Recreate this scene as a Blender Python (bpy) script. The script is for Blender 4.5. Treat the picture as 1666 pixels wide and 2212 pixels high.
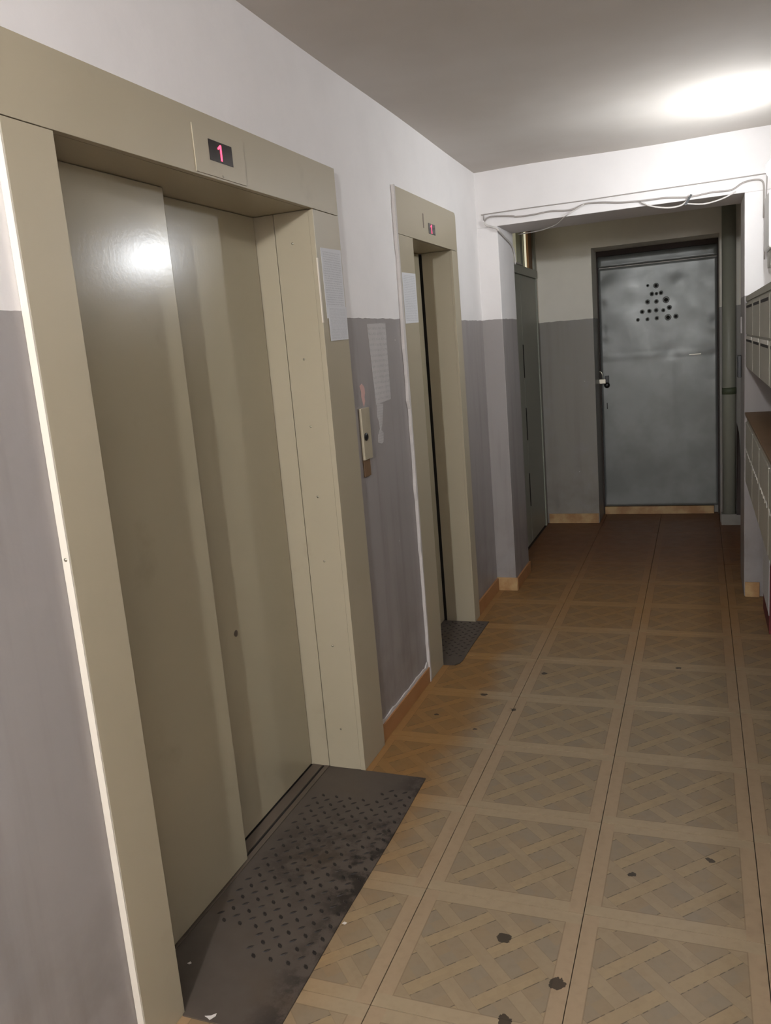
import bpy, bmesh, math, random
from mathutils import Vector, Matrix
random.seed(7)
S = bpy.context.scene
COL = S.collection
for o in list(bpy.data.objects): bpy.data.objects.remove(o)

# ------------------------------------------------------------------ camera, world, exposure
cam = bpy.data.cameras.new('camera'); camo = bpy.data.objects.new('camera', cam); COL.objects.link(camo)
cam.sensor_fit = 'VERTICAL'; cam.sensor_height = 24.0; cam.lens = 24.0 * 1771.72 / 2212.0
cam.clip_start = 0.02; cam.clip_end = 60
camo.matrix_world = Matrix((
    (0.93358841, 0.00818956, 0.35825357, 1.19193811),
    (0.34881634, 0.20826961, -0.91375649, -0.07993608),
    (-0.08209659, 0.97803717, 0.19158144, 1.5244708),
    (0, 0, 0, 1)))
S.camera = camo
S.view_settings.view_transform = 'Standard'; S.view_settings.look = 'None'
S.view_settings.gamma = 1.0; S.view_settings.use_curve_mapping = False
S.view_settings.exposure = 0.0
w = bpy.data.worlds.new('world'); S.world = w; w.use_nodes = True
w.node_tree.nodes['Background'].inputs[0].default_value = (0.6, 0.6, 0.55, 1)
w.node_tree.nodes['Background'].inputs[1].default_value = 0.01
LAMP_A = 560.0      # emission of the wall lamp over the letterboxes
LAMP_B = 2650.0      # emission of the ceiling bulb nearer the entrance (behind the viewer)

# ------------------------------------------------------------------ node helper
def lin(c):
    return tuple((v / 12.92 if v <= 0.04045 else ((v + 0.055) / 1.055) ** 2.4) for v in (x / 255.0 for x in c))
class V:
    """socket wrapper with arithmetic"""
    def __init__(s, t, sock): s.t = t; s.s = sock
    def _m(s, op, *a):
        n = s.t.nodes.new('ShaderNodeMath'); n.operation = op
        for i, x in enumerate((s,) + a):
            if isinstance(x, V): s.t.links.new(x.s, n.inputs[i])
            else: n.inputs[i].default_value = x
        return V(s.t, n.outputs[0])
    def __add__(s, o): return s._m('ADD', o)
    def __sub__(s, o): return s._m('SUBTRACT', o)
    def __mul__(s, o): return s._m('MULTIPLY', o)
    def __truediv__(s, o): return s._m('DIVIDE', o)
    def abs(s): return s._m('ABSOLUTE')
    def lt(s, o): return s._m('LESS_THAN', o)
    def gt(s, o): return s._m('GREATER_THAN', o)
    def max(s, o): return s._m('MAXIMUM', o)
    def min(s, o): return s._m('MINIMUM', o)
    def rnd(s): return s._m('ROUND')
    def mod2(s): return s._m('FLOORED_MODULO', 2.0)
    def inv(s): return (s * -1.0) + 1.0
    def step(s, a, b):
        n = s.t.nodes.new('ShaderNodeMapRange'); n.interpolation_type = 'SMOOTHSTEP'
        s.t.links.new(s.s, n.inputs[0]); n.inputs[1].default_value = a; n.inputs[2].default_value = b
        return V(s.t, n.outputs[0])
class Mat:
    def __init__(s, name, col=(0.5, 0.5, 0.5), rough=0.6, metal=0.0, spec=0.5):
        s.m = bpy.data.materials.new(name); s.m.use_nodes = True; s.t = s.m.node_tree
        s.b = s.t.nodes['Principled BSDF']
        s.b.inputs['Roughness'].default_value = rough; s.b.inputs['Metallic'].default_value = metal
        s.b.inputs['Specular IOR Level'].default_value = spec
        s.base(col)
    def base(s, c):
        if isinstance(c, tuple): s.b.inputs['Base Color'].default_value = (*c, 1)
        else: s.t.links.new(c, s.b.inputs['Base Color'])
    def pos(s):
        g = s.t.nodes.new('ShaderNodeNewGeometry'); return g.outputs['Position']
    def objc(s):
        g = s.t.nodes.new('ShaderNodeTexCoord'); return g.outputs['Object']
    def gen(s):
        g = s.t.nodes.new('ShaderNodeTexCoord'); return g.outputs['Generated']
    def xyz(s, sock):
        n = s.t.nodes.new('ShaderNodeSeparateXYZ'); s.t.links.new(sock, n.inputs[0])
        return [V(s.t, o) for o in n.outputs]
    def noise(s, sock, scale, detail=3, stretch=None, rough=0.55):
        if stretch:
            mp = s.t.nodes.new('ShaderNodeMapping'); mp.inputs['Scale'].default_value = stretch
            s.t.links.new(sock, mp.inputs[0]); sock = mp.outputs[0]
        n = s.t.nodes.new('ShaderNodeTexNoise'); n.inputs['Scale'].default_value = scale
        n.inputs['Detail'].default_value = detail; n.inputs['Roughness'].default_value = rough
        s.t.links.new(sock, n.inputs['Vector']); return V(s.t, n.outputs[0])
    def voro(s, sock, scale):
        n = s.t.nodes.new('ShaderNodeTexVoronoi'); n.inputs['Scale'].default_value = scale
        s.t.links.new(sock, n.inputs['Vector']); return V(s.t, n.outputs['Distance'])
    def mix(s, f, a, b):
        n = s.t.nodes.new('ShaderNodeMix'); n.data_type = 'RGBA'
        if isinstance(f, V): s.t.links.new(f.s, n.inputs[0])
        else: n.inputs[0].default_value = f
        for k, x in ((6, a), (7, b)):
            if isinstance(x, tuple): n.inputs[k].default_value = (*x[:3], 1)
            else: s.t.links.new(x, n.inputs[k])
        return n.outputs[2]
    def bump(s, h, dist=0.002, strength=0.5):
        n = s.t.nodes.new('ShaderNodeBump'); n.inputs['Distance'].default_value = dist
        n.inputs['Strength'].default_value = strength
        s.t.links.new(h.s, n.inputs['Height']); s.t.links.new(n.outputs[0], s.b.inputs['Normal'])
    def rough(s, v): s.t.links.new(v.s, s.b.inputs['Roughness'])
    def emit(s, c, st):
        s.b.inputs['Emission Color'].default_value = (*c, 1); s.b.inputs['Emission Strength'].default_value = st

M = {}
def two_tone(name, line, white=(231, 227, 225), grey=(151, 145, 142), stain=0.25):
    a = Mat(name, rough=0.55, spec=0.35); P = a.pos(); x, y, z = a.xyz(P)
    n = a.noise(P, 3.0, 3); wob = a.noise(P, 14.0, 2)
    isw = (z + (wob - 0.5) * 0.012).gt(line)
    streak = a.noise(P, 2.2, 4, (6, 6, 0.45))
    blot = a.noise(P, 5.0, 4)
    wc = a.mix(blot.step(0.35, 0.75) * 0.35, lin(white), lin(tuple(c - 12 for c in white)))
    gc = a.mix(streak.step(0.45, 0.75) * stain * 1.6, lin(grey), lin((116, 108, 105)))
    gc = a.mix(blot.step(0.5, 0.8) * 0.5, gc, lin((150, 147, 147)))
    low = (z.step(0.75, 0.0)) * a.noise(P, 7, 4).step(0.35, 0.7)
    gc = a.mix(low * 0.35, gc, lin((96, 84, 78)))
    chips = a.voro(P, 5.5).lt(0.022)
    gc = a.mix(chips * 0.8, gc, lin((205, 200, 195)))
    a.base(a.mix(isw, gc, wc))
    rr = isw * 0.25 + 0.42; a.rough(rr)
    a.bump(a.noise(P, 26.0, 4) * 0.5 + n, 0.004, 0.35)
    M[name] = a.m
two_tone('wall_paint', 1.655)
two_tone('wall_paint_end', 1.645, (240, 235, 222), (146, 141, 132), 0.15)
a = Mat('ceiling_paint', rough=0.85, spec=0.2); P = a.pos()
a.base(a.mix(a.noise(P, 1.6, 3).step(0.3, 0.7), lin((196, 189, 181)), lin((204, 198, 191)))); a.bump(a.noise(P, 20, 4), 0.003, 0.3); M['ceiling'] = a.m

a = Mat('elevator_enamel', rough=0.34, spec=0.5); P = a.pos(); x, y, z = a.xyz(P)
sm = a.noise(P, 6, 4).step(0.62, 0.8)
c = a.mix(a.noise(P, 2, 2), lin((166, 156, 133)), lin((160, 151, 127)))
c = a.mix(sm * 0.22, c, lin((120, 108, 86)))
a.base(c); a.rough(a.noise(P, 9, 3) * 0.05 + 0.185); a.bump(a.noise(P, 90, 2), 0.0006, 0.2); M['enamel'] = a.m
a = Mat('elevator_enamel_frame', rough=0.4, spec=0.45); P = a.pos()
c = a.mix(a.noise(P, 2, 2), lin((172, 162, 140)), lin((164, 154, 131)))
c = a.mix(a.noise(P, 5, 4).step(0.62, 0.8) * 0.25, c, lin((124, 110, 88)))
a.base(c); a.bump(a.noise(P, 90, 2), 0.0006, 0.2); M['enamel_frame'] = a.m
M['frame_edge'] = Mat('frame_edge', lin((214, 206, 192)), 0.5).m
a = Mat('plaster', lin((196, 190, 186)), 0.85); a.bump(a.noise(a.pos(), 60, 4), 0.004, 0.8); M['plaster'] = a.m
M['dark'] = Mat('dark_void', lin((24, 20, 15)), 0.9).m
M['black'] = Mat('black_plastic', lin((22, 20, 20)), 0.35).m
M['screen'] = Mat('display_glass', lin((28, 16, 18)), 0.12).m
a = Mat('led_red', (0.9, 0.03, 0.08), 0.4); a.emit((1.0, 0.07, 0.16), 2.2); M['led'] = a.m
a = Mat('screw_steel', lin((190, 185, 170)), 0.3, 0.9); M['steel'] = a.m
a = Mat('sill_aluminium', lin((120, 108, 96)), 0.45, 0.6); M['sill'] = a.m
a = Mat('tread_plate_steel', rough=0.5, metal=0.35); P = a.pos(); x, y, z = a.xyz(P)
dirt = a.noise(P, 11, 6, None, 0.7).step(0.44, 0.6)
near = ((y - 1.98).abs()).step(0.36, 0.04) * x.step(-0.16, 0.02)
edge = x.step(0.14, 0.262)
c = a.mix(a.noise(P, 16, 3), lin((97, 88, 80)), lin((84, 75, 68)))
c = a.mix((dirt * (near * 0.6 + edge * 0.7)).min(0.85), c, lin((32, 25, 22)))
c = a.mix(a.noise(P, 4, 2).step(0.55, 0.75) * 0.35, c, lin((92, 76, 58)))
a.base(c); M['plate'] = a.m
a = Mat('tread_stud_dark', rough=0.6, metal=0.2); a.base(lin((38, 32, 28))); M['stud'] = a.m  # studs darker than the plate
a = Mat('baseboard_tile', rough=0.5); P = a.pos()
a.base(a.mix(a.noise(P, 8, 4), lin((150, 100, 58)), lin((172, 128, 84)))); M['base'] = a.m
a = Mat('baseboard_pale', rough=0.5); P = a.pos()
a.base(a.mix(a.noise(P, 9, 4).step(0.35, 0.7), lin((188, 158, 112)), lin((160, 118, 74)))); M['base_pale'] = a.m
a = Mat('grey_door_paint', rough=0.36, spec=0.5, metal=0.25); P = a.pos()
a.base(a.mix(a.noise(P, 3.5, 3).step(0.3, 0.7), lin((136, 138, 135)), lin((120, 122, 118)))); a.rough(a.noise(P, 6, 3) * 0.2 + 0.28)
M['grey_door'] = a.m
M['grey_door_line'] = Mat('grey_door_seam', lin((96, 98, 98)), 0.6).m
M['green_paint'] = Mat('green_grey_paint', lin((150, 151, 137)), 0.45).m
M['green_dark'] = Mat('dark_green_paint', lin((84, 92, 70)), 0.5).m
a = Mat('paper', rough=0.8); g = a.gen(); gx, gy, gz = a.xyz(g)
rows = ((gz * 60.0).mod2() - 1.0).abs().gt(0.5)
words = a.noise(g, 9, 3, (1, 5, 6)).step(0.42, 0.5)
mar = ((gy - 0.5).abs().lt(0.42)) * ((gz - 0.5).abs().lt(0.44))
a.base(a.mix(rows * words * mar * 0.22, lin((206, 206, 208)), lin((70, 72, 78)))); M['paper'] = a.m
a = Mat('old_paper', rough=0.85); g = a.gen(); gx, gy, gz = a.xyz(g)
rows = ((gz * 30.0).mod2() - 1.0).abs().gt(0.55); words = a.noise(g, 7, 3, (1, 5, 6)).step(0.45, 0.55)
a.base(a.mix(rows * words * 0.16, a.mix(a.noise(g, 4, 3), lin((188, 184, 181)), lin((170, 165, 163))), lin((70, 66, 66)))); M['old_paper'] = a.m
M['white_scrap'] = Mat('torn_paper', lin((205, 198, 192)), 0.9).m
M['pink'] = Mat('pink_paper', lin((196, 160, 152)), 0.9).m
a = Mat('mailbox_paint', rough=0.45); P = a.pos()
a.base(a.mix(a.noise(P, 5, 4), lin((172, 168, 156)), lin((160, 156, 144)))); M['mailbox'] = a.m
M['mail_dark'] = Mat('mailbox_slot', lin((40, 34, 32)), 0.8).m
M['mail_white'] = Mat('mailbox_label', lin((208, 204, 196)), 0.7).m
a = Mat('wood_top', rough=0.6); P = a.pos()
a.base(a.mix(a.noise(P, 6, 4, (1, 8, 1)), lin((120, 92, 62)), lin((96, 72, 48)))); M['wood'] = a.m
M['white_plastic'] = Mat('white_plastic', lin((214, 212, 208)), 0.4).m
M['cable'] = Mat('cable_painted', lin((204, 199, 194)), 0.6).m
M['cable_shaded'] = Mat('cable_paint_shaded', lin((160, 153, 147)), 0.6).m  # greyer copy of the cable paint, shade put into the colour
M['red_box'] = Mat('dark_red_card', lin((96, 34, 32)), 0.7).m
M['dark_brown'] = Mat('dark_brown_mat', lin((56, 44, 38)), 0.7).m
a = Mat('bulb_a', (1, 1, 1), 0.4); a.emit((0.93, 0.965, 1.0), LAMP_A); M['bulb_a'] = a.m
a = Mat('bulb_b', (1, 1, 1), 0.4); a.emit((0.95, 0.97, 1.0), LAMP_B); M['bulb_b'] = a.m
a = Mat('lit_glass', lin((190, 186, 160)), 0.3); a.emit(lin((196, 190, 160)), 0.35); M['pane_dim'] = a.m
a = Mat('lit_glass_bright', lin((220, 214, 190)), 0.3); a.emit(lin((232, 226, 196)), 0.75); M['pane_lit'] = a.m
M['rust_board'] = Mat('brown_frame_board', lin((128, 92, 58)), 0.6).m

# floor tiles: printed parquet pattern in each tile's own coordinates, traffic wear in place
TS = 0.4438
a = Mat('parquet_tile', rough=0.4, spec=0.45); O = a.objc(); P = a.pos()
ox, oy, oz = a.xyz(O); px, py, pz = a.xyz(P)
u = ox / TS + 0.5; v = oy / TS + 0.5; W_ = 0.095
bot = v.lt(W_) * u.lt(1 - W_); rig = u.gt(1 - W_) * v.lt(1 - W_)
top = v.gt(1 - W_) * u.gt(W_); lef = u.lt(W_) * v.gt(W_)
bord = (bot + rig + top + lef).min(1.0)
d = u - v; e = u + v - 1.0; PP = 0.381; HW = 0.063
di = (d / PP).rnd(); ei = (e / PP).rnd()
da = (d - di * PP).abs(); ea = (e - ei * PP).abs()
inD = da.lt(HW); inE = ea.lt(HW); odd = (di + ei).mod2().gt(0.5); even = odd.inv()
visD = inD * (inE.inv().max(odd)); visE = inE * (inD.inv().max(even))
rnd_d = a.noise(O, 1.0, 0)
oi = a.t.nodes.new('ShaderNodeObjectInfo'); orand = V(a.t, oi.outputs['Random'])
cell = a.t.nodes.new('ShaderNodeTexWhiteNoise'); cell.noise_dimensions = '3D'
cmb = a.t.nodes.new('ShaderNodeCombineXYZ')
a.t.links.new((di * 1.7 + visE * 11.0 + orand * 5.0).s, cmb.inputs[0]); a.t.links.new((ei * 2.3 + visD * 7.0).s, cmb.inputs[1])
a.t.links.new((((d / PP)._m('FLOOR')) * 3.1 + ((e / PP)._m('FLOOR')) * 0.7).s, cmb.inputs[2]); a.t.links.new(cmb.outputs[0], cell.inputs['Vector'])
cr = V(a.t, cell.outputs['Value'])
grain = a.noise(O, 40, 3, (1, 1, 1))
c = a.mix(cr, lin((136, 118, 93)), lin((130, 117, 98)))
c = a.mix(visE * (cr * 0.5 + 0.5), c, lin((146, 128, 102)))
c = a.mix(visD * (cr * 0.4 + 0.6), c, lin((150, 130, 100)))
bc = a.mix(lef.max(rig), lin((153, 135, 109)), lin((153, 132, 106)))
c = a.mix(bord, c, bc)
c = a.mix(grain.step(0.4, 0.8) * 0.18, c, lin((108, 88, 66)))
# printed joints
eD = ((da - HW).abs().lt(0.0045)) * visE.inv() * bord.inv(); eE = ((ea - HW).abs().lt(0.004)) * visD.inv() * bord.inv()
brk = a.noise(O, 55, 2).gt(0.47)
inner = ((u - 0.5).abs().max((v - 0.5).abs()) - (0.5 - W_)).abs().lt(0.004)
c = a.mix(eD * (brk * 0.5 + 0.2), c, lin((70, 56, 42)))
c = a.mix(eE * 0.22, c, lin((92, 74, 54)))
c = a.mix(inner * 0.35, c, lin((96, 76, 54)))
# traffic wear: pale down the middle, unworn orange-brown near the walls and at the far end
wn = a.noise(P, 3.2, 4)
wob = (wn - 0.5) * 0.5
side = (px + wob * 0.7).step(0.42, 0.2) * ((py + wob).step(1.6, 2.6) * 0.6 + 0.4).max((px + wob).step(1.1, 1.6) * 0.9)
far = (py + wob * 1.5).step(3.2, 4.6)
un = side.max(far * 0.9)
mul = a.t.nodes.new('ShaderNodeMix'); mul.data_type = 'RGBA'; mul.blend_type = 'MULTIPLY'
a.t.links.new((un * 0.9).s, mul.inputs[0]); a.t.links.new(c, mul.inputs[6]); mul.inputs[7].default_value = (0.88, 0.60, 0.27, 1)
c = mul.outputs[2]
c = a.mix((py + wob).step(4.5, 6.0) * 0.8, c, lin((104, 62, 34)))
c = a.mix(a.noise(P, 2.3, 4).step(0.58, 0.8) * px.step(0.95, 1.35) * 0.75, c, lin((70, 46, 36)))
# dropped dark spots
spot = None
for sx, sy, r in ((0.705, 1.757, .02), (0.86, 1.633, .02), (0.764, 1.493, .017), (1.213, 2.218, .012), (0.509, 3.502, .013), (0.29, 3.229, .016), (1.096, 3.662, .012), (0.447, 3.10, .012), (0.14, 3.0, .01), (1.0, 2.1, .009), (0.33, 2.9, .008)):
    dd = (((px - sx) * (px - sx) + (py - sy) * (py - sy))._m('SQRT') + (a.noise(P, 60, 2) - 0.5) * 0.03).lt(r)
    spot = dd if spot is None else spot.max(dd)
c = a.mix(spot * 0.88, c, lin((34, 26, 18)))
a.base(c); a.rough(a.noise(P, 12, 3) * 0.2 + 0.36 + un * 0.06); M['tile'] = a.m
M['grout'] = Mat('grout', lin((58, 48, 38)), 0.9).m

# ------------------------------------------------------------------ mesh helpers (authored in world coordinates)
ORG = {}
def world(o): return ORG.get(o.name, Vector((0, 0, 0)))
def bx(bm, x0, x1, y0, y1, z0, z1):
    x0, x1 = min(x0, x1), max(x0, x1); y0, y1 = min(y0, y1), max(y0, y1); z0, z1 = min(z0, z1), max(z0, z1)
    vs = [bm.verts.new(p) for p in ((x0,y0,z0),(x1,y0,z0),(x1,y1,z0),(x0,y1,z0),(x0,y0,z1),(x1,y0,z1),(x1,y1,z1),(x0,y1,z1))]
    for f in ((3,2,1,0),(4,5,6,7),(0,1,5,4),(1,2,6,5),(2,3,7,6),(3,0,4,7)): bm.faces.new([vs[i] for i in f])
    return vs
def cyl(bm, c, ax, r0, r1, h, n=16, cap=True):
    ax = Vector(ax).normalized(); t = ax.orthogonal().normalized(); b = ax.cross(t); c = Vector(c)
    r = [[bm.verts.new(c + ax * k * h + (t * math.cos(2*math.pi*i/n) + b * math.sin(2*math.pi*i/n)) * rr) for i in range(n)] for k, rr in ((0, r0), (1, r1))]
    for i in range(n): bm.faces.new((r[0][i], r[0][(i+1) % n], r[1][(i+1) % n], r[1][i]))
    if cap: bm.faces.new(r[0][::-1]); bm.faces.new(r[1])
def lathe(bm, c, ax, prof, n=20):
    ax = Vector(ax).normalized(); t = ax.orthogonal().normalized(); b = ax.cross(t); c = Vector(c)
    rings = [[bm.verts.new(c + ax * h + (t * math.cos(2*math.pi*i/n) + b * math.sin(2*math.pi*i/n)) * max(r, 1e-4)) for i in range(n)] for r, h in prof]
    for A, B in zip(rings, rings[1:]):
        for i in range(n): bm.faces.new((A[i], A[(i+1) % n], B[(i+1) % n], B[i]))
    bm.faces.new(rings[0][::-1]); bm.faces.new(rings[-1])
def poly_x(bm, pts, x0, x1):
    """prism: outline in (y,z), from x0 to x1"""
    A = [bm.verts.new((x0, y, z)) for y, z in pts]; B = [bm.verts.new((x1, y, z)) for y, z in pts]
    bm.faces.new(A[::-1]); bm.faces.new(B)
    for i in range(len(pts)): j = (i + 1) % len(pts); bm.faces.new((A[i], A[j], B[j], B[i]))
def poly_z(bm, pts, z0, z1):
    A = [bm.verts.new((x, y, z0)) for x, y in pts]; B = [bm.verts.new((x, y, z1)) for x, y in pts]
    bm.faces.new(A[::-1]); bm.faces.new(B)
    for i in range(len(pts)): j = (i + 1) % len(pts); bm.faces.new((A[i], A[j], B[j], B[i]))
def finish(o, label=None, category=None, kind=None, group=None):
    for k, v_ in (('label', label), ('category', category), ('kind', kind), ('group', group)):
        if v_: o[k] = v_
    return o
def obj(name, bm, mat, parent=None, bev=0.0, smooth=False, base=False, **tags):
    bmesh.ops.recalc_face_normals(bm, faces=bm.faces[:])
    if bev > 0:
        es = [e_ for e_ in bm.edges if len(e_.link_faces) == 2 and e_.calc_face_angle(0) > 0.6]
        bmesh.ops.bevel(bm, geom=es, offset=bev, segments=2, profile=0.6, affect='EDGES', clamp_overlap=True)
    lo = Vector([min(v_.co[i] for v_ in bm.verts) for i in range(3)]); hi = Vector([max(v_.co[i] for v_ in bm.verts) for i in range(3)])
    c_ = (lo + hi) / 2
    if base: c_.z = lo.z
    bmesh.ops.translate(bm, vec=-c_, verts=bm.verts[:])
    me = bpy.data.meshes.new(name); bm.to_mesh(me); bm.free()
    if smooth:
        for p_ in me.polygons: p_.use_smooth = True
    me.materials.append(M[mat])
    o = bpy.data.objects.new(name, me); COL.objects.link(o)
    if parent: o.parent = parent; o.location = c_ - world(parent)
    else: o.location = c_
    ORG[o.name] = c_
    return finish(o, **tags)
def box(name, b6, mat, parent=None, bev=0.0, **tags):
    bm = bmesh.new(); bx(bm, *b6); return obj(name, bm, mat, parent, bev, **tags)
def thing(name, loc, **tags):
    o = bpy.data.objects.new(name, None); COL.objects.link(o); o.location = loc; o.empty_display_size = 0.05
    ORG[o.name] = Vector(loc); return finish(o, **tags)
def tube(name, pts, r, mat, parent=None, n=7, **tags):
    """smooth tube through points"""
    pts = [Vector(p_) for p_ in pts]; fine = []
    for i in range(len(pts) - 1):
        p0 = pts[max(i-1, 0)]; p1 = pts[i]; p2 = pts[i+1]; p3 = pts[min(i+2, len(pts)-1)]
        for k in range(5):
            t = k / 5.0
            fine.append(0.5 * ((2*p1) + (p2-p0)*t + (2*p0-5*p1+4*p2-p3)*t*t + (3*p1-p0-3*p2+p3)*t**3))
    fine.append(pts[-1])
    bm = bmesh.new(); rings = []
    up = Vector((0, 1, 0.13)).normalized()
    for i, p_ in enumerate(fine):
        tg = (fine[min(i+1, len(fine)-1)] - fine[max(i-1, 0)]).normalized()
        t = tg.cross(up)
        t = t.normalized() if t.length > 1e-4 else tg.orthogonal().normalized()
        b = tg.cross(t)
        rings.append([bm.verts.new(p_ + (t*math.cos(2*math.pi*k/n) + b*math.sin(2*math.pi*k/n))*r) for k in range(n)])
    for A, B in zip(rings, rings[1:]):
        for k in range(n): bm.faces.new((A[k], A[(k+1) % n], B[(k+1) % n], B[k]))
    bm.faces.new(rings[0][::-1]); bm.faces.new(rings[-1])
    return obj(name, bm, mat, parent, smooth=True, **tags)

# ------------------------------------------------------------------ setting
FX, F2 = 0.0186, 0.0125
YB, YE, YD = 4.78, 6.684, 7.03          # partition front, end wall, steel door
XR = 1.60                               # right wall
YBACK = -3.0
def cz(y): return 2.541 - 0.0132 * y    # the ceiling falls slightly towards the partition

fl = box('floor', (-0.36, 1.8, -3.2, 7.25, -0.08, -0.012), 'grout', kind='structure')
bm = bmesh.new()
bx(bm, -TS/2 + .0012, TS/2 - .0012, -TS/2 + .0012, TS/2 - .0012, -0.012, 0)
me_t = bpy.data.meshes.new('floor_tile'); bmesh.ops.recalc_face_normals(bm, faces=bm.faces[:]); bm.to_mesh(me_t); bm.free(); me_t.materials.append(M['tile'])
for j in range(-11, 12):
    for i in range(-1, 3):
        t_ = bpy.data.objects.new('floor_tile', me_t); COL.objects.link(t_); t_.parent = fl
        t_.location = Vector((0.4467 + (i + .5) * TS, 1.8968 + (j + .5) * TS, random.uniform(-.0004, .0004))) - world(fl)

bm = bmesh.new()
NY, NX = 60, 14
g = []
for j in range(NY + 1):
    y = YBACK - .1 + (7.15 - YBACK) * j / NY
    g.append([bm.verts.new((-0.3 + 2.2 * i / NX, y, cz(y) + 0.004 * math.sin(y * 2.9 + 0.7) * math.sin(i * .8 + y))) for i in range(NX + 1)])
for j in range(NY):
    for i in range(NX): bm.faces.new((g[j][i], g[j][i+1], g[j+1][i+1], g[j+1][i]))
r = bmesh.ops.extrude_face_region(bm, geom=bm.faces[:])
bmesh.ops.translate(bm, vec=(0, 0, 0.12), verts=[v_ for v_ in r['geom'] if isinstance(v_, bmesh.types.BMVert)])
obj('ceiling', bm, 'ceiling', kind='structure')

ZT = 2.62
bm = bmesh.new()      # left wall with two lift openings
for y0, y1 in ((YBACK, 1.29), (2.51, 3.515), (4.185, YB + .01)): bx(bm, -0.3, 0, y0, y1, 0, ZT)
bx(bm, -0.3, 0, 1.29, 2.51, 2.03, ZT); bx(bm, -0.3, 0, 3.515, 4.185, 2.035, ZT)
obj('wall_left', bm, 'wall_paint', kind='structure')
box('wall_right', (XR, XR + .2, YBACK, YE + .4, 0, ZT), 'wall_paint', kind='structure')
box('wall_back', (-0.3, XR + .2, YBACK - .2, YBACK, 0, ZT), 'wall_paint', kind='structure')
bm = bmesh.new()      # partition with the wide opening
bx(bm, -0.3, 0.12, YB, 5.2, 0, 2.174); bx(bm, 1.42, XR, YB, 5.2, 0, 2.174); bx(bm, -0.3, XR, YB, 5.2, 2.174, ZT)
obj('wall_far', bm, 'wall_paint', bev=0.004, kind='structure')
bm = bmesh.new()      # end wall, thick, with the recess of the steel door
bx(bm, -0.3, 0.42, YE, YE + .4, 0, 2.172); bx(bm, 1.34, XR, YE, YE + .4, 0, 2.172); bx(bm, -0.3, XR, YE, YE + .4, 2.172, ZT)
bx(bm, 0.42, 1.34, YE + .4, YE + .46, 0, 2.172)
obj('wall_end', bm, 'wall_paint_end', kind='structure')
bm = bmesh.new()      # left wall of the lobby behind the partition, with door and transom opening
bx(bm, -0.3, 0.0, 5.2, 5.55, 0, ZT); bx(bm, -0.3, 0.0, 6.62, YE, 0, ZT); bx(bm, -0.3, 0.0, 5.55, 6.62, 2.47, ZT)
obj('wall_lobby', bm, 'wall_paint_end', kind='structure')

# baseboards
bl = box('baseboard_left', (0, 0.012, 2.70, 3.338, 0, 0.072), 'base', kind='structure', bev=.002)
bm = bmesh.new(); pts = []
for k in range(26):
    y = 2.705 + (3.335 - 2.705) * k / 25; pts.append((y, 0.084 + random.uniform(-.003, .005) + (0.01 if k > 23 else 0)))
poly_x(bm, [(2.705, .071), (3.335, .071)] + pts[::-1], 0.0002, 0.006)
obj('sealant_bead', bm, 'plaster', bl)
box('baseboard_corner', (0, 0.012, 4.275, YB - .012, 0, 0.08), 'base', kind='structure', bev=.002)
box('baseboard_pilaster', (0.0, 0.128, YB - .012, YB, 0, 0.082), 'base_pale', kind='structure', bev=.002)
box('baseboard_reveal', (0.12, 0.131, YB + .0005, 5.2, 0, 0.075), 'base', kind='structure', bev=.002)
box('baseboard_right', (1.425, 1.50, YB - .012, YB, 0, 0.085), 'base_pale', kind='structure', bev=.002)
box('baseboard_end', (0.012, 0.415, YE - .012, YE, 0, 0.08), 'base_pale', kind='structure', bev=.002)
box('baseboard_threshold', (0.425, 1.30, YD - .01, YD + .03, 0, 0.064), 'base_pale', kind='structure', bev=.002)
box('baseboard_lobby', (1.345, 1.60, YE - .10, YE, 0, 0.085), 'wall_paint_end', kind='structure', bev=.003)

# ------------------------------------------------------------------ lifts
def digit_one(yc, z0, h, x, parent, name='digit'):
    t = h * 0.17
    bm = bmesh.new()
    poly_x(bm, [(yc - t*.1, z0), (yc + t, z0), (yc + t, z0 + h), (yc + t*.1, z0 + h), (yc - t*1.9, z0 + h*.76), (yc - t*1.5, z0 + h*.66), (yc - t*.1, z0 + h*.78)], x, x + .0008)
    return obj(name, bm, 'led', parent, label='glowing red floor number one')
def screw(p, ax, parent, r=.004):
    bm = bmesh.new(); lathe(bm, p, ax, ((r, 0), (r, .0008), (r*.6, .0018), (r*.15, .002)), 10); return obj('screw', bm, 'steel', parent, smooth=True)

e1 = thing('elevator_door', (-0.09, 1.94, 0), label='wide beige enamelled elevator door with two sliding panels, nearest on the left wall', category='elevator')
yL, yl, yr, yR = 1.176, 1.311, 2.489, 2.696
hd = box('header_panel', (0.0005, FX, yL, yR, 2.001, 2.157), 'enamel_frame', e1, .0012)
jl = box('jamb_panel', (0.0005, FX, yL, yl, 0.001, 1.999), 'enamel_frame', e1, .0012)
box('edge_strip', (0.0008, FX - .0004, yL - .004, yL, 0.001, 2.15), 'frame_edge', e1)  # frame side: plaster white, with the ceiling bulb's light put into the colour
jr = box('jamb_panel', (0.0005, FX, yr, yR, 0.001, 1.999), 'enamel_frame', e1, .0012)
box('soffit_panel', (-0.262, -0.001, yl - .018, yr + .018, 2.001, 2.019), 'enamel_frame', e1)
box('reveal_panel', (-0.262, -0.001, yl - .018, yl, 0.0, 2.0), 'enamel_frame', e1)
rv = box('reveal_panel', (-0.1265, 0.0004, yr, yr + .018, 0.003, 1.9995), 'enamel_frame', e1)
box('reveal_panel', (-0.262, -0.1295, yr, yr + .018, 0.003, 1.9995), 'enamel_frame', e1, .001)
for z in (1.90, 1.521, 1.291, 1.043, .808, .488, .16): screw((-0.066, yr - .0001, z), (0, -1, 0), rv)
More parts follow.
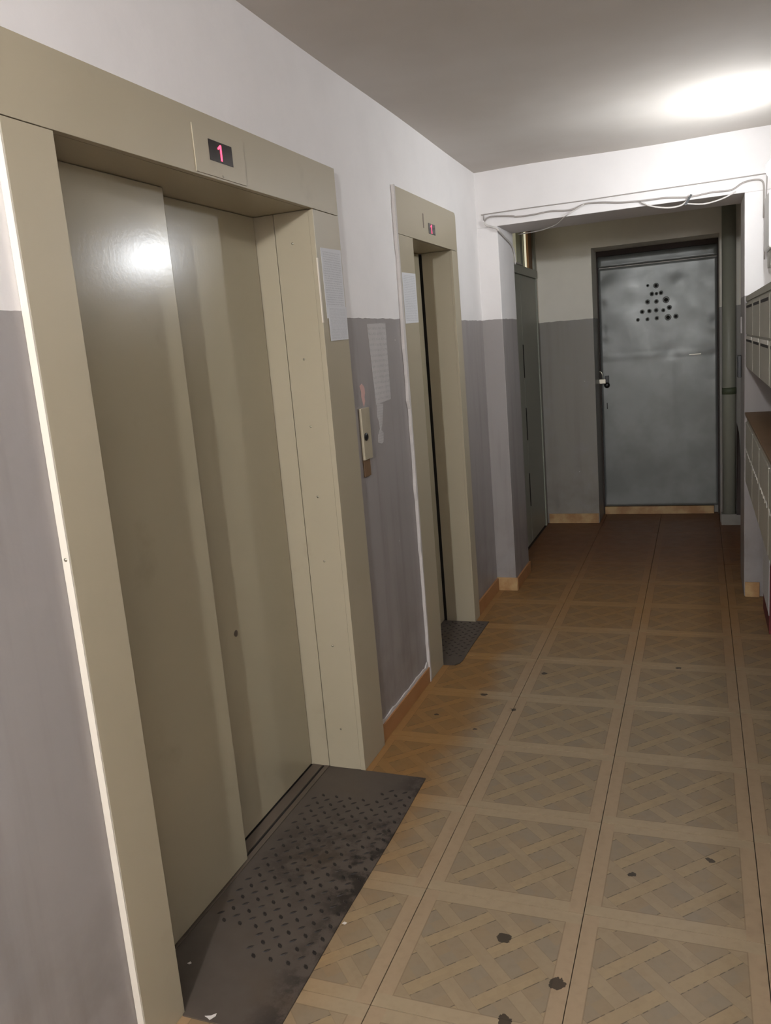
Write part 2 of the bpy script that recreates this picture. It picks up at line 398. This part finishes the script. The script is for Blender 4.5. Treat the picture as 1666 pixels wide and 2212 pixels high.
screw((0.0008 + .009, yL - .0041, 1.17), (0, -1, 0), e1)
p1 = box('door_panel', (-0.167, -0.135, 1.29, 1.884, 0.010, 1.9995), 'enamel', e1, .003)
p2 = box('door_panel', (-0.232, -0.200, 1.84, 2.484, 0.010, 1.9995), 'enamel', e1, .003)
bm = bmesh.new(); lathe(bm, (-0.2001, 2.073, .68), (1, 0, 0), ((.011, 0), (.011, .001), (.007, .0015)), 14); obj('release_hole', bm, 'sill', p2, label='small worn metal release keyhole')
box('shaft_back', (-0.29, -0.255, yl - .01, yr + .01, 0.0, 2.0), 'dark', e1)
box('sill_base', (-0.262, -0.128, yl, yr, -.011, .001), 'dark', e1)
for x0, x1 in ((-0.197, -0.157), (-0.147, -0.129)): box('sill_rail', (x0, x1, yl + .001, yr - .001, .001, .006), 'sill', e1, .001)
dp = box('display_panel', (FX, FX + .003, 1.812, 2.062, 2.006, 2.121), 'enamel_frame', e1, .0006)
sc = box('display_screen', (FX + .003, FX + .0042, 1.880, 1.995, 2.044, 2.0955), 'screen', dp, .0004)
digit_one(1.9335, 2.049, .040, FX + .0043, dp)
screw((FX + .003, 1.936, 2.012), (1, 0, 0), dp, .003)
box('corner_strip', (FX - .003, FX + .0012, yr - .002, yr + .006, 1.636, 1.845), 'frame_edge', e1, .0004, label='pale worn strip along the jamb edge')

e2 = thing('elevator_door', (-0.05, 3.85, 0), label='narrow beige elevator door with a dark centre gap, farther along the left wall', category='elevator')
aL, al, ar, aR = 3.342, 3.535, 4.165, 4.269
bm = bmesh.new(); R_ = .022; ZH = 2.198
arc = [(aR - R_ + R_*math.sin(k*math.pi/12), ZH - R_ + R_*math.cos(k*math.pi/12)) for k in range(7)]
poly_x(bm, [(aL, 2.007), (aL, ZH)] + arc + [(aR, 2.007)][:1], 0.0005, F2)
obj('header_panel', bm, 'enamel_frame', e2)
box('jamb_panel', (0.0005, F2, aL, al, .001, 2.005), 'enamel_frame', e2, .001)
box('jamb_panel', (0.0005, F2, ar, aR, .001, 2.005), 'enamel_frame', e2, .001)
box('soffit_panel', (-0.20, -0.001, al - .018, ar + .018, 2.006, 2.022), 'enamel_frame', e2)
box('reveal_panel', (-0.20, -0.001, al - .018, al, 0, 2.005), 'enamel_frame', e2)
box('reveal_panel', (-0.152, 0.0004, ar, ar + .018, .003, 2.0045), 'enamel_frame', e2)
box('door_panel', (-0.178, -0.150, al - .01, 3.862, .01, 2.004), 'enamel', e2, .003)
box('door_panel', (-0.193, -0.165, 3.83, ar - .008, .01, 2.004), 'enamel', e2, .003)
box('shaft_back', (-0.27, -0.20, al - .01, ar + .017, 0, 2.0), 'dark', e2)
box('gap_backing', (-0.20, -0.153, ar + .001, ar + .018, 0, 2.0), 'dark', e2)
box('sill_base', (-0.20, -0.165, al, ar, -.011, .002), 'sill', e2)
ds = box('display_screen', (F2, F2 + .0015, 3.784, 3.888, 2.049, 2.097), 'screen', e2, .0004)
digit_one(3.826, 2.053, .040, F2 + .0016, ds)
box('slot', (F2, F2 + .001, 3.702, 3.716, 2.066, 2.130), 'sill', e2, label='narrow vertical slot beside the display')
# rough plaster along its left side
bm = bmesh.new(); L1 = []; L2 = []
for k in range(60):
    z = .001 + 2.2 * k / 59
    L1.append((aL - .001, z)); L2.append((aL - .012 - random.uniform(0, .010) - (.008 if 1.3 < z < 1.75 else 0), z))
poly_x(bm, L1 + L2[::-1], 0.0004, F2 + .0015)
obj('plaster_edge', bm, 'plaster', e2, label='rough white plaster strip along the frame')

# ------------------------------------------------------------------ tread plates
def lozenge(Lh, Wh, ang):
    bm = bmesh.new(); ca, sa = math.cos(ang), math.sin(ang)
    def P_(x, y, z): return bm.verts.new((x*ca - y*sa, x*sa + y*ca, z))
    A = [P_(*q) for q in ((Lh,0,0),(Lh*.35,Wh,0),(-Lh*.35,Wh,0),(-Lh,0,0),(-Lh*.35,-Wh,0),(Lh*.35,-Wh,0))]
    B = [P_(*q) for q in ((Lh*.7,0,.0016),(Lh*.3,Wh*.55,.0018),(-Lh*.3,Wh*.55,.0018),(-Lh*.7,0,.0016),(-Lh*.3,-Wh*.55,.0018),(Lh*.3,-Wh*.55,.0018))]
    bm.faces.new(B)
    for i in range(6): bm.faces.new((A[i], A[(i+1) % 6], B[(i+1) % 6], B[i]))
    bmesh.ops.recalc_face_normals(bm, faces=bm.faces[:])
    me = bpy.data.meshes.new('stud'); bm.to_mesh(me); bm.free(); me.materials.append(M['stud']); return me
lzA, lzB = lozenge(.0115, .0048, -math.pi/4), lozenge(.0125, .0042, math.pi/4)
def studs(plate, x0, x1, y0, y1, zt, skip):
    for k in range(-6, 30):
        for m_ in range(-14, 60):
            for me, ox_, oy_ in ((lzA, 0, 0), (lzB, .0254, .0256)):
                x = -.0115 + ox_ + .0508 * k; y = 1.674 + oy_ + .0513 * m_
                if x0 + .012 < x < x1 - .012 and y0 + .012 < y < y1 - .012 and not skip(x, y):
                    s_ = bpy.data.objects.new('tread_stud', me); COL.objects.link(s_); s_.parent = plate
                    s_.location = Vector((x, y, zt)) - world(plate)
bm = bmesh.new(); pts = [(-.127, 1.313), (.02, 1.313), (.02, 1.30), (.268, 1.30), (.262, 1.7), (.264, 2.1), (.258, 2.478), (-.127, 2.487)]
poly_z(bm, pts, .0004, .005)
pl1 = obj('tread_plate', bm, 'plate', label='worn steel tread plate on the floor before the wide elevator door', category='floor plate', group='elevator threshold plates')
studs(pl1, -.125, .255, 1.50, 2.38, .005, lambda x, y: (y < 1.62 and x < .06) or (y > 2.3 and x < .12))
bm = bmesh.new(); pts = [(-.165, 3.538), (.014, 3.538), (.014, 3.53), (.07, 3.532), (.088, 3.56), (.094, 3.6), (.088, 3.8), (.088, 4.172), (.014, 4.172), (.014, 4.16), (-.165, 4.16)]
poly_z(bm, pts, .0004, .005)
pl2 = obj('tread_plate', bm, 'plate', label='small dark steel tread plate before the narrow elevator door', category='floor plate', group='elevator threshold plates')
studs(pl2, -.16, .088, 3.62, 4.15, .005, lambda x, y: False)

# ------------------------------------------------------------------ notices, call panel, scraps on the left wall
def sheet(name, pts, x, mat, th=.0008, curl=0.0, **tags):
    """paper sheet: quad corners TL,TR,BR,BL in (y,z) on plane x, with a slight belly"""
    bm = bmesh.new(); n = 8; F, B_ = [], []
    for j in range(n + 1):
        rf, rb = [], []
        for i in range(n + 1):
            s_, t = i / n, j / n
            a0 = Vector(pts[0]).lerp(Vector(pts[1]), s_); a1 = Vector(pts[3]).lerp(Vector(pts[2]), s_); q = a0.lerp(a1, t)
            b = curl * math.sin(math.pi * s_) * math.sin(math.pi * t) + curl * .4 * random.random()
            rf.append(bm.verts.new((x + th + b, q.x, q.y))); rb.append(bm.verts.new((x, q.x, q.y)))
        F.append(rf); B_.append(rb)
    for j in range(n):
        for i in range(n):
            bm.faces.new((F[j][i], F[j][i+1], F[j+1][i+1], F[j+1][i])); bm.faces.new((B_[j][i], B_[j+1][i], B_[j+1][i+1], B_[j][i+1]))
    rim = lambda G: [G[0][i] for i in range(n)] + [G[j][n] for j in range(n)] + [G[n][i] for i in range(n, 0, -1)] + [G[j][0] for j in range(n, 0, -1)]
    a_, b_ = rim(F), rim(B_)
    for k in range(len(a_)): k2 = (k + 1) % len(a_); bm.faces.new((a_[k], b_[k], b_[k2], a_[k2]))
    return obj(name, bm, mat, smooth=False, **tags)
sheet('paper_notice', [(2.519, 1.880), (2.688, 1.884), (2.688, 1.655), (2.525, 1.650)], FX + .0003, 'paper', curl=.0012, label='long white printed notice on the wide elevator door jamb', category='notice', group='paper notices')
sheet('paper_notice', [(2.532, 1.690), (2.690, 1.690), (2.686, 1.578), (2.534, 1.574)], FX + .0022, 'paper', curl=.001, label='short white notice overlapping the lower end of the long one on the jamb', category='notice', group='paper notices')
sheet('paper_notice', [(3.350, 1.848), (3.532, 1.852), (3.530, 1.640), (3.352, 1.634)], F2 + .0003, 'paper', curl=.001, label='white printed notice taped to the left jamb of the narrow elevator door', category='notice', group='paper notices')
sheet('paper_notice', [(2.931, 1.633), (3.131, 1.638), (3.125, 1.330), (2.955, 1.321)], 0.0004, 'old_paper', curl=.002, label='faded grey notice on the grey wall between the two elevator doors', category='notice', group='paper notices')

cp = thing('call_panel', (0, 2.80, 1.127), label='small beige elevator call panel with a black button between the elevators', category='call button')
box('faceplate', (0.0003, .012, 2.768, 2.85, 1.127, 1.322), 'enamel_frame', cp, .002)
bm = bmesh.new(); lathe(bm, (.0121, 2.792, 1.214), (1, 0, 0), ((.015, 0), (.015, .004), (.011, .006), (.010, .005)), 18); obj('button', bm, 'black', cp, smooth=False)
box('lower_patch', (0.0003, .006, 2.768, 2.83, 1.062, 1.1265), 'wood', cp, .001)  # thin brown patch below the faceplate

def scrap(name, outline, x, mat, th=.001, **tags):
    bm = bmesh.new(); poly_x(bm, outline, x, x + th); return obj(name, bm, mat, **tags)
scrap('paper_scrap', [(2.800, 1.404), (2.822, 1.412), (2.845, 1.398), (2.848, 1.375), (2.838, 1.36), (2.842, 1.345), (2.826, 1.326), (2.818, 1.342), (2.808, 1.365), (2.812, 1.382)], .0005, 'pink', label='torn pinkish paper scrap stuck above the call panel', category='paper scrap')
scrap('paper_scrap', [(2.965, 1.325), (2.985, 1.322), (3.03, 1.318), (3.02, 1.28), (3.005, 1.24), (2.985, 1.218), (3.01, 1.205), (3.0, 1.168), (2.975, 1.163), (2.945, 1.172), (2.948, 1.2), (2.975, 1.222), (2.972, 1.25), (2.955, 1.275), (2.96, 1.3)], .0005, 'old_paper', label='whitish torn strip of paper hanging below the faded notice', category='paper scrap')
# flakes on the plate
def flake(x, y, z, pts, label):
    bm = bmesh.new(); poly_z(bm, [(x + a_, y + b_) for a_, b_ in pts], z, z + .0012); obj('paper_flake', bm, 'white_scrap', label=label, category='litter', group='white flakes of litter')
flake(.09, 1.313, .0052, [(-.014, -.003), (0, .002), (.010, .012), (.012, .004), (.004, -.010), (-.004, -.006)], 'larger torn white flake at the near end of the wide tread plate')
flake(-.062, 1.452, .0052, [(-.005, -.003), (.002, -.004), (.006, .001), (0, .005)], 'tiny white crumb in the shadow beside the near elevator jamb')
flake(.272, 1.70, .0006, [(-.006, -.003), (.004, -.005), (.007, .003), (-.002, .005)], 'tiny white crumb at the outer edge of the wide tread plate')

# ------------------------------------------------------------------ steel door in the end wall
dr = thing('door_1', (0.88, YD, 0.07), label='dented light grey sheet-steel door at the end of the corridor', kind='structure')
bm = bmesh.new(); nx, nz = 46, 96; X0, X1, Z0, Z1 = 0.432, 1.330, 0.070, 2.035
def dent(x, z):
    f = 0.0
    for cx_, cz_, r_, a_ in DENTS: f += a_ * math.exp(-(((x-cx_)**2 + (z-cz_)**2) / r_**2))
    if abs(z - 1.312) < .012: f -= .0015
    if abs(x - 1.03) < .02 and z < 1.31: f += .002
    return f
rd = random.Random(3)
DENTS = [(rd.uniform(.45, 1.3), 1.25 + .8 * rd.random() ** .8, rd.uniform(.05, .13), rd.uniform(-.006, .006)) for _ in range(34)] + \
        [(rd.uniform(.45, 1.3), rd.uniform(.1, 1.2), rd.uniform(.08, .2), rd.uniform(-.003, .003)) for _ in range(14)] + \
        [(x_, z_, .03, rd.uniform(.002, .006)) for x_ in (.45, 1.315) for z_ in (1.95, 1.75, 1.55, 1.45, 1.3, 1.1)]
G = [[bm.verts.new((X0 + (X1-X0)*i/nx, YD + dent(X0 + (X1-X0)*i/nx, Z0 + (Z1-Z0)*j/nz), Z0 + (Z1-Z0)*j/nz)) for i in range(nx+1)] for j in range(nz+1)]
Bk = [[bm.verts.new((G[j][i].co.x, YD + .045, G[j][i].co.z)) for i in (0, nx)] for j in (0, nz)]
for j in range(nz):
    for i in range(nx): bm.faces.new((G[j][i], G[j][i+1], G[j+1][i+1], G[j+1][i]))
bm.faces.new((Bk[0][0], Bk[1][0], Bk[1][1], Bk[0][1]))
bm.faces.new([G[0][i] for i in range(nx, -1, -1)] + [Bk[0][0], Bk[0][1]]); bm.faces.new([G[nz][i] for i in range(nx+1)] + [Bk[1][1], Bk[1][0]])
bm.faces.new([G[j][0] for j in range(nz+1)] + [Bk[1][0], Bk[0][0]]); bm.faces.new([G[j][nx] for j in range(nz, -1, -1)] + [Bk[0][1], Bk[1][1]])
leaf = obj('door_leaf', bm, 'grey_door', dr, smooth=False)
for p_ in leaf.data.polygons: p_.use_smooth = len(p_.vertices) == 4
# upper sheet with a folded seam
bm = bmesh.new(); n = 30; rows_ = ((2.045, -.006), (2.06, -.004), (2.09, -.002), (2.128, -.003)); G = []
for z, dy in rows_: G.append([bm.verts.new((.43 + .902*i/n, YD + dy + .0018 * math.sin(i * .9 + z * 40) * math.sin(i * .37), z)) for i in range(n+1)])
Bq = [[bm.verts.new((.43 + .902*i/n, YD + .04, z)) for i in range(n+1)] for z in (2.045, 2.128)]
GG = [Bq[0]] + G + [Bq[1]]
for A, B in zip(GG, GG[1:]):
    for i in range(n): bm.faces.new((A[i], A[i+1], B[i+1], B[i]))
for i in range(n): bm.faces.new((Bq[1][i], Bq[1][i+1], Bq[0][i+1], Bq[0][i]))
bm.faces.new([r_[0] for r_ in GG]); bm.faces.new([r_[-1] for r_ in GG][::-1])
obj('upper_sheet', bm, 'grey_door', dr, smooth=True)
HOLES = [(.878,1.86,1.1),(.815,1.867,.6),(.845,1.799,.9),(.88,1.798,.7),(.915,1.801,.9),(.811,1.74,1.),(.879,1.737,.9),(.952,1.743,1.35),(.769,1.666,.9),(.824,1.667,.9),(.876,1.669,.9),(.93,1.664,.8),(.976,1.681,1.),(.734,1.606,.75),(.808,1.604,.8),(.88,1.606,.9),(.965,1.605,1.3),(1.024,1.608,1.)]
for x, z, s_ in HOLES:
    y = YD + dent(x, z)
    bm = bmesh.new(); lathe(bm, (x, y + .004, z), (0, -1, 0), ((.022*s_, 0), (.019*s_, .005), (.013*s_, .008), (.010*s_, .0075)), 14); rim_ = obj('vent_hole', bm, 'grey_door', dr, smooth=True)
    bm = bmesh.new(); cyl(bm, (x, y - .0042, z), (0, -1, 0), .0118*s_, .011*s_, .0010, 12); obj('hole', bm, 'dark', rim_)
# lock: hasp, padlock body, knob
hs = box('hasp', (.40, .47, YD - .036, YD - .020, 1.112, 1.150), 'steel', dr, .003)
bm = bmesh.new(); lathe(bm, (.478, YD - .008, 1.098), (0, -1, 0), ((.022, 0), (.024, .018), (.018, .03), (.008, .034)), 16); kb = obj('lock_knob', bm, 'black', dr, smooth=True)
box('lock_plate', (.462, .494, YD - .012, YD + .001, 1.085, 1.175), 'black', dr, .003)
tube('shackle', [(.412, YD - .028, 1.152), (.408, YD - .028, 1.19), (.422, YD - .028, 1.212), (.44, YD - .028, 1.20), (.446, YD - .028, 1.152)], .004, 'steel', dr)
box('key_slot', (.470, .476, YD - .004, YD + .002, .90, .95), 'dark', dr)
box('handle_mark', (1.12, 1.21, YD - .007, YD + .001, 1.296, 1.303), 'steel', dr, .002, label='small bright metal strip on the door seam')
bm = bmesh.new()
for b6 in ((.4205, .431, YD - .01, YD + .05, .0, 2.171), (1.331, 1.3395, YD - .01, YD + .05, 0, 2.171), (.431, 1.331, YD - .01, YD + .05, 2.13, 2.171)): bx(bm, *b6)
obj('door_frame', bm, 'dark_brown', dr)

# pipe, dark wedge and boxes right of the steel door
rp = thing('riser_pipe', (1.402, 6.62, .085), label='thick green-grey vertical pipe in the corner right of the steel door', category='pipe')
bm = bmesh.new(); cyl(bm, (1.402, 6.625, .0855), (0, 0, 1), .048, .048, 2.36, 22, True); obj('pipe', bm, 'green_paint', rp, smooth=True)
bm = bmesh.new(); cyl(bm, (1.402, 6.625, 1.0), (0, 0, 1), .0505, .0505, .05, 22, True); obj('pipe_collar', bm, 'green_dark', rp, smooth=True)
bm = bmesh.new(); A = [bm.verts.new(q) for q in ((1.452, 6.56, .0855), (1.50, 6.56, .0855), (1.50, 6.575, .0855), (1.452, 6.575, .0855), (1.456, 6.655, .78), (1.472, 6.655, .70), (1.472, 6.67, .70), (1.456, 6.67, .78))]
for f in ((3,2,1,0),(4,5,6,7),(0,1,5,4),(1,2,6,5),(2,3,7,6),(3,0,4,7)): bm.faces.new([A[i] for i in f])
obj('dark_wedge', bm, 'dark_brown', label='dark narrow wedge in the corner beside the thick pipe', category='board')  # dark piece narrowing towards the top
bm = bmesh.new(); bx(bm, 1.400, 1.4195, 5.10, 5.19, 1.21, 1.335); obj('switch_box', bm, 'black', bev=.003, label='small black switch box inside the right side of the opening', category='switch')
bm = bmesh.new(); bx(bm, 1.412, 1.4195, 5.03, 5.12, 1.46, 1.55); obj('wall_label', bm, 'old_paper', label='small pale label stuck inside the right side of the opening', category='label')

# ------------------------------------------------------------------ lobby double door with glazed transom on the left
d2 = thing('door_2', (0.0, 6.08, 0), label='green-grey double door on the left of the lobby behind the opening', kind='structure')
box('frame', (-0.06, 0.004, 5.55, 5.60, 0, 2.0), 'green_paint', d2, .002); box('frame', (-0.06, 0.004, 6.585, 6.62, 0, 2.0), 'green_paint', d2, .002)
box('frame', (-0.06, 0.012, 5.55, 6.62, 1.985, 2.045), 'green_paint', d2, .003)
lf = box('door_leaf', (-0.045, -0.004, 5.602, 5.985, .012, 1.984), 'green_paint', d2, .003)
lf = box('door_leaf', (-0.045, -0.004, 5.997, 6.583, .012, 1.984), 'green_paint', d2, .003)
for z0, z1 in ((1.25, 1.49), (.79, 1.03), (.29, .54)): box('gap_strip', (-0.006, -0.001, 5.975, 5.993, z0, z1), 'dark', d2)
bm = bmesh.new(); bx(bm, -0.29, -0.07, 5.55, 6.62, 0, 2.45); obj('backing', bm, 'dark', d2)
wn_ = thing('window_1', (0.0, 6.08, 2.045), label='narrow lit transom window above the double door', kind='structure')
for b6 in ((-0.05, 0.004, 5.55, 5.66, 2.046, 2.469), (-0.05, 0.004, 6.02, 6.10, 2.046, 2.469), (-0.05, 0.006, 6.54, 6.62, 2.046, 2.469), (-0.05, 0.004, 5.66, 6.02, 2.42, 2.469), (-0.05, 0.004, 6.10, 6.54, 2.42, 2.469)):
    box('frame_bar', b6, 'green_paint', wn_, .002)
box('pane', (-0.03, -0.026, 5.66, 6.02, 2.046, 2.42), 'pane_dim', wn_)
box('pane', (-0.03, -0.026, 6.10, 6.235, 2.046, 2.42), 'pane_lit', wn_)
box('pane', (-0.03, -0.026, 6.265, 6.40, 2.046, 2.42), 'pane_lit', wn_)
box('muntin', (-0.034, -0.016, 6.235, 6.265, 2.046, 2.42), 'green_paint', wn_)
box('inner_board', (-0.034, -0.010, 6.40, 6.54, 2.046, 2.42), 'rust_board', wn_)
box('ledge_chip', (0.0, 0.018, 5.78, 6.0, 2.046, 2.056), 'white_scrap', wn_)

# ------------------------------------------------------------------ letterboxes on the right wall
XF = 1.425
def letterboxes(z0, z1, rows, label, kind):
    t = thing('letterbox_unit', (1.51, 3.5, z0), label=label, category='mailbox', group='wall letterbox units')
    edges = [4.742, 4.155, 3.668, 3.158, 2.648, 2.138]
    box('body', (XF + .006, XR - .001, edges[-1], edges[0], z0, z1), 'mailbox', t, .002)
    hz = (z1 - z0 - .03) / rows
    if kind == 'upper':
        box('top_flange', (XF, XF + .006, edges[-1], edges[0], z1 - .026, z1), 'mailbox', t, .001)
    else:
        box('top_board', (XF - .004, XR - .001, edges[-1], edges[0] + .004, z1 + .0005, z1 + .014), 'wood', t, .002)
    for c_ in range(5):
        ya, yb = edges[c_ + 1] + .012, edges[c_] - .012
        for r_ in range(rows):
            za = z0 + hz * r_ + .006; zb = z0 + hz * (r_ + 1) - .004
            dd = box('door', (XF, XF + .006, ya, yb, za, zb), 'mailbox', t, .0015)
            if kind == 'upper':
                box('letter_slot', (XF - .001, XF + .001, ya + .05, yb - .05, zb - .026, zb - .014), 'mail_dark', dd)
                if r_ == 0: box('name_label', (XF - .003, XF, ya + .04, yb - .07, zb - .014, zb + .002), 'mail_white', dd)
            else:
                for k in range(5):
                    yy = yb - .06 - (yb - ya - .12) * k / 4
                    bm = bmesh.new(); poly_x(bm, [(yy - .022, .838), (yy + .022, .849), (yy + .022, .856), (yy - .022, .846)], XF - .002, XF + .0005)
                    obj('vent_slit', bm, 'mail_white', dd)
    return t
letterboxes(1.283, 1.650, 2, 'upper row of grey metal letterboxes on the right wall', 'upper')
letterboxes(0.66, 1.030, 1, 'lower grey metal letterboxes with slits and a brown top board', 'lower')

jb = thing('junction_box', (1.55, 4.5, 1.84), label='white electrical junction box on the right wall above the letterboxes', category='electrical box')
box('cover', (1.505, XR - .001, 4.36, 4.66, 1.855, 2.118), 'white_plastic', jb, .012)
box('lower_case', (1.518, XR - .001, 4.42, 4.64, 1.775, 1.854), 'mailbox', jb, .004)

# ------------------------------------------------------------------ lamps
LX, LY, LZ = 1.517, 4.08, 2.165
la = thing('wall_lamp', (XR, LY, LZ), label='bright round wall lamp on the right wall above the letterboxes', category='lamp')
bm = bmesh.new(); lathe(bm, (XR - .0005, LY, LZ), (-1, 0, 0), ((.052, 0), (.052, .014), (.047, .02), (.047, XR - LX - .002)), 24); obj('lamp_base', bm, 'white_plastic', la, smooth=False)
bm = bmesh.new(); n_ = 28      # rim added round the diffuser to cut its sideways light
rr_ = [[bm.verts.new((x_, LY + r_ * math.cos(2*math.pi*i/n_), LZ + r_ * math.sin(2*math.pi*i/n_))) for i in range(n_)] for x_, r_ in ((LX + .001, .0475), (LX + .001, .0515), (LX - .017, .0515), (LX - .017, .0475))]
for k in range(4):
    for i in range(n_): bm.faces.new((rr_[k][i], rr_[k][(i+1) % n_], rr_[(k+1) % 4][(i+1) % n_], rr_[(k+1) % 4][i]))
obj('light_cut_rim', bm, 'white_plastic', la)
bm = bmesh.new(); prof = [(.045 * math.cos(k * math.pi / 16), .045 * math.sin(k * math.pi / 16)) for k in range(9)]
lathe(bm, (LX - .0005, LY, LZ), (-1, 0, 0), prof, 24); obj('diffuser', bm, 'bulb_a', la, smooth=True)
bm = bmesh.new(); lathe(bm, (XR - .0005, LY, 2.40), (-1, 0, 0), ((.03, 0), (.03, .05), (.024, .075), (.008, .082)), 18); obj('cord_box', bm, 'white_plastic', la, smooth=True)
tube('cord', [(1.535, LY, 2.385), (1.53, LY, 2.35), (1.545, LY, 2.30), (1.565, LY, 2.25), (1.57, LY, 2.212)], .007, 'black', la)
BX, BY, BZ = 0.86, -1.46, 2.36
lb = thing('ceiling_lamp', (BX, BY, cz(BY)), label='bare bulb on a short ceiling stem near the entrance', category='lamp')
bm = bmesh.new(); lathe(bm, (BX, BY, cz(BY) - .006), (0, 0, -1), ((.045, 0), (.045, .012), (.02, .03), (.024, .06), (.024, .10), (.018, .11)), 18); obj('socket', bm, 'white_plastic', lb, smooth=True)
bm = bmesh.new(); lathe(bm, (BX, BY, cz(BY) - .117), (0, 0, -1), ((.014, 0), (.02, .03), (.034, .07), (.04, .10), (.036, .13), (.02, .15), (.004, .157)), 22); obj('bulb', bm, 'bulb_b', lb, smooth=True)

# ------------------------------------------------------------------ cables round the opening
CY = YB - .012
tube('cable', [(0.048,CY,2.208),(0.087,CY,2.228),(0.207,CY,2.217),(0.233,CY,2.209),(0.325,CY,2.207),(0.428,CY,2.213),(0.542,CY,2.205),(0.618,CY,2.226),(0.705,CY,2.222),(0.814,CY,2.207),(0.945,CY,2.201),(1.038,CY,2.2),(1.154,CY,2.188),(1.267,CY,2.196),(1.356,CY,2.194),(1.41,CY,2.221),(1.465,CY,2.228),(1.504,CY,2.214),(1.51,CY,2.15),(1.509,CY,2.037)], .0045, 'cable_shaded', label='long wavy painted cable running along the beam over the opening', category='cable', group='cables over the opening')
tube('cable', [(0.611,CY-.004,2.225),(0.555,CY-.003,2.199),(0.508,CY,2.176),(0.423,4.95,2.160),(0.303,5.1,2.158),(0.156,5.2,2.165)], .0032, 'cable', label='thin pale wire dropping under the beam towards the transom window', category='cable', group='cables over the opening')
tube('cable', [(0.048,CY,2.204),(0.063,CY,2.183),(0.11,CY-.002,2.164),(0.130,4.775,2.146),(0.127,4.92,2.126),(0.127,5.109,2.1),(0.127,5.194,2.052),(0.124,5.215,1.99)], .006, 'cable', label='painted cable bending round the left corner of the opening', category='cable', group='cables over the opening')
tube('cable', [(0.909,CY,2.196),(0.956,CY-.002,2.169),(1.038,CY-.004,2.148),(1.103,CY-.004,2.149),(1.135,CY-.004,2.165),(1.158,CY,2.188)], .0045, 'cable', label='short sagging cable loop under the middle of the beam', category='cable', group='cables over the opening')
tube('cable', [(1.13,CY,2.158),(1.221,CY-.003,2.143),(1.311,CY-.003,2.156),(1.378,CY,2.183)], .004, 'cable', label='slack cable end hanging near the right corner of the opening', category='cable', group='cables over the opening')
tube('cable', [(0.044,CY+.008,2.215),(0.044,CY+.008,2.243),(0.05,CY+.008,2.246),(0.3,CY+.008,2.247),(0.6,CY+.008,2.2455),(0.9,CY+.008,2.248),(1.2,CY+.008,2.249),(1.45,CY+.008,2.251),(1.518,CY+.008,2.251),(1.524,CY+.008,2.246),(1.522,CY+.008,2.16),(1.517,CY+.008,2.0),(1.514,CY+.008,1.83)], .0032, 'cable_shaded', label='straight thin cable pinned level above the wavy one on the beam', category='cable', group='cables over the opening')
bm = bmesh.new(); A = [bm.verts.new(q) for q in ((1.125,CY-.012,2.150),(1.137,CY-.012,2.147),(1.168,CY-.012,2.196),(1.158,CY-.012,2.200),(1.125,CY-.007,2.150),(1.137,CY-.007,2.147),(1.168,CY-.007,2.196),(1.158,CY-.007,2.200))]
for f in ((3,2,1,0),(4,5,6,7),(0,1,5,4),(1,2,6,5),(2,3,7,6),(3,0,4,7)): bm.faces.new([A[i] for i in f])
obj('cable_tie', bm, 'black', label='dark tape tie wrapped round the cables on the beam', category='tape')

# ------------------------------------------------------------------ red carton with white sheet by the right wall
ct = thing('carton', (1.55, 4.36, 0), label='dark red carton with a white sheet on it under the letterboxes', category='box')
box('carton_body', (1.505, XR - .002, 4.16, 4.565, 0.0006, .405), 'red_box', ct, .003)
box('white_sheet', (1.5025, 1.5045, 4.15, 4.572, .10, .408), 'paper', ct)
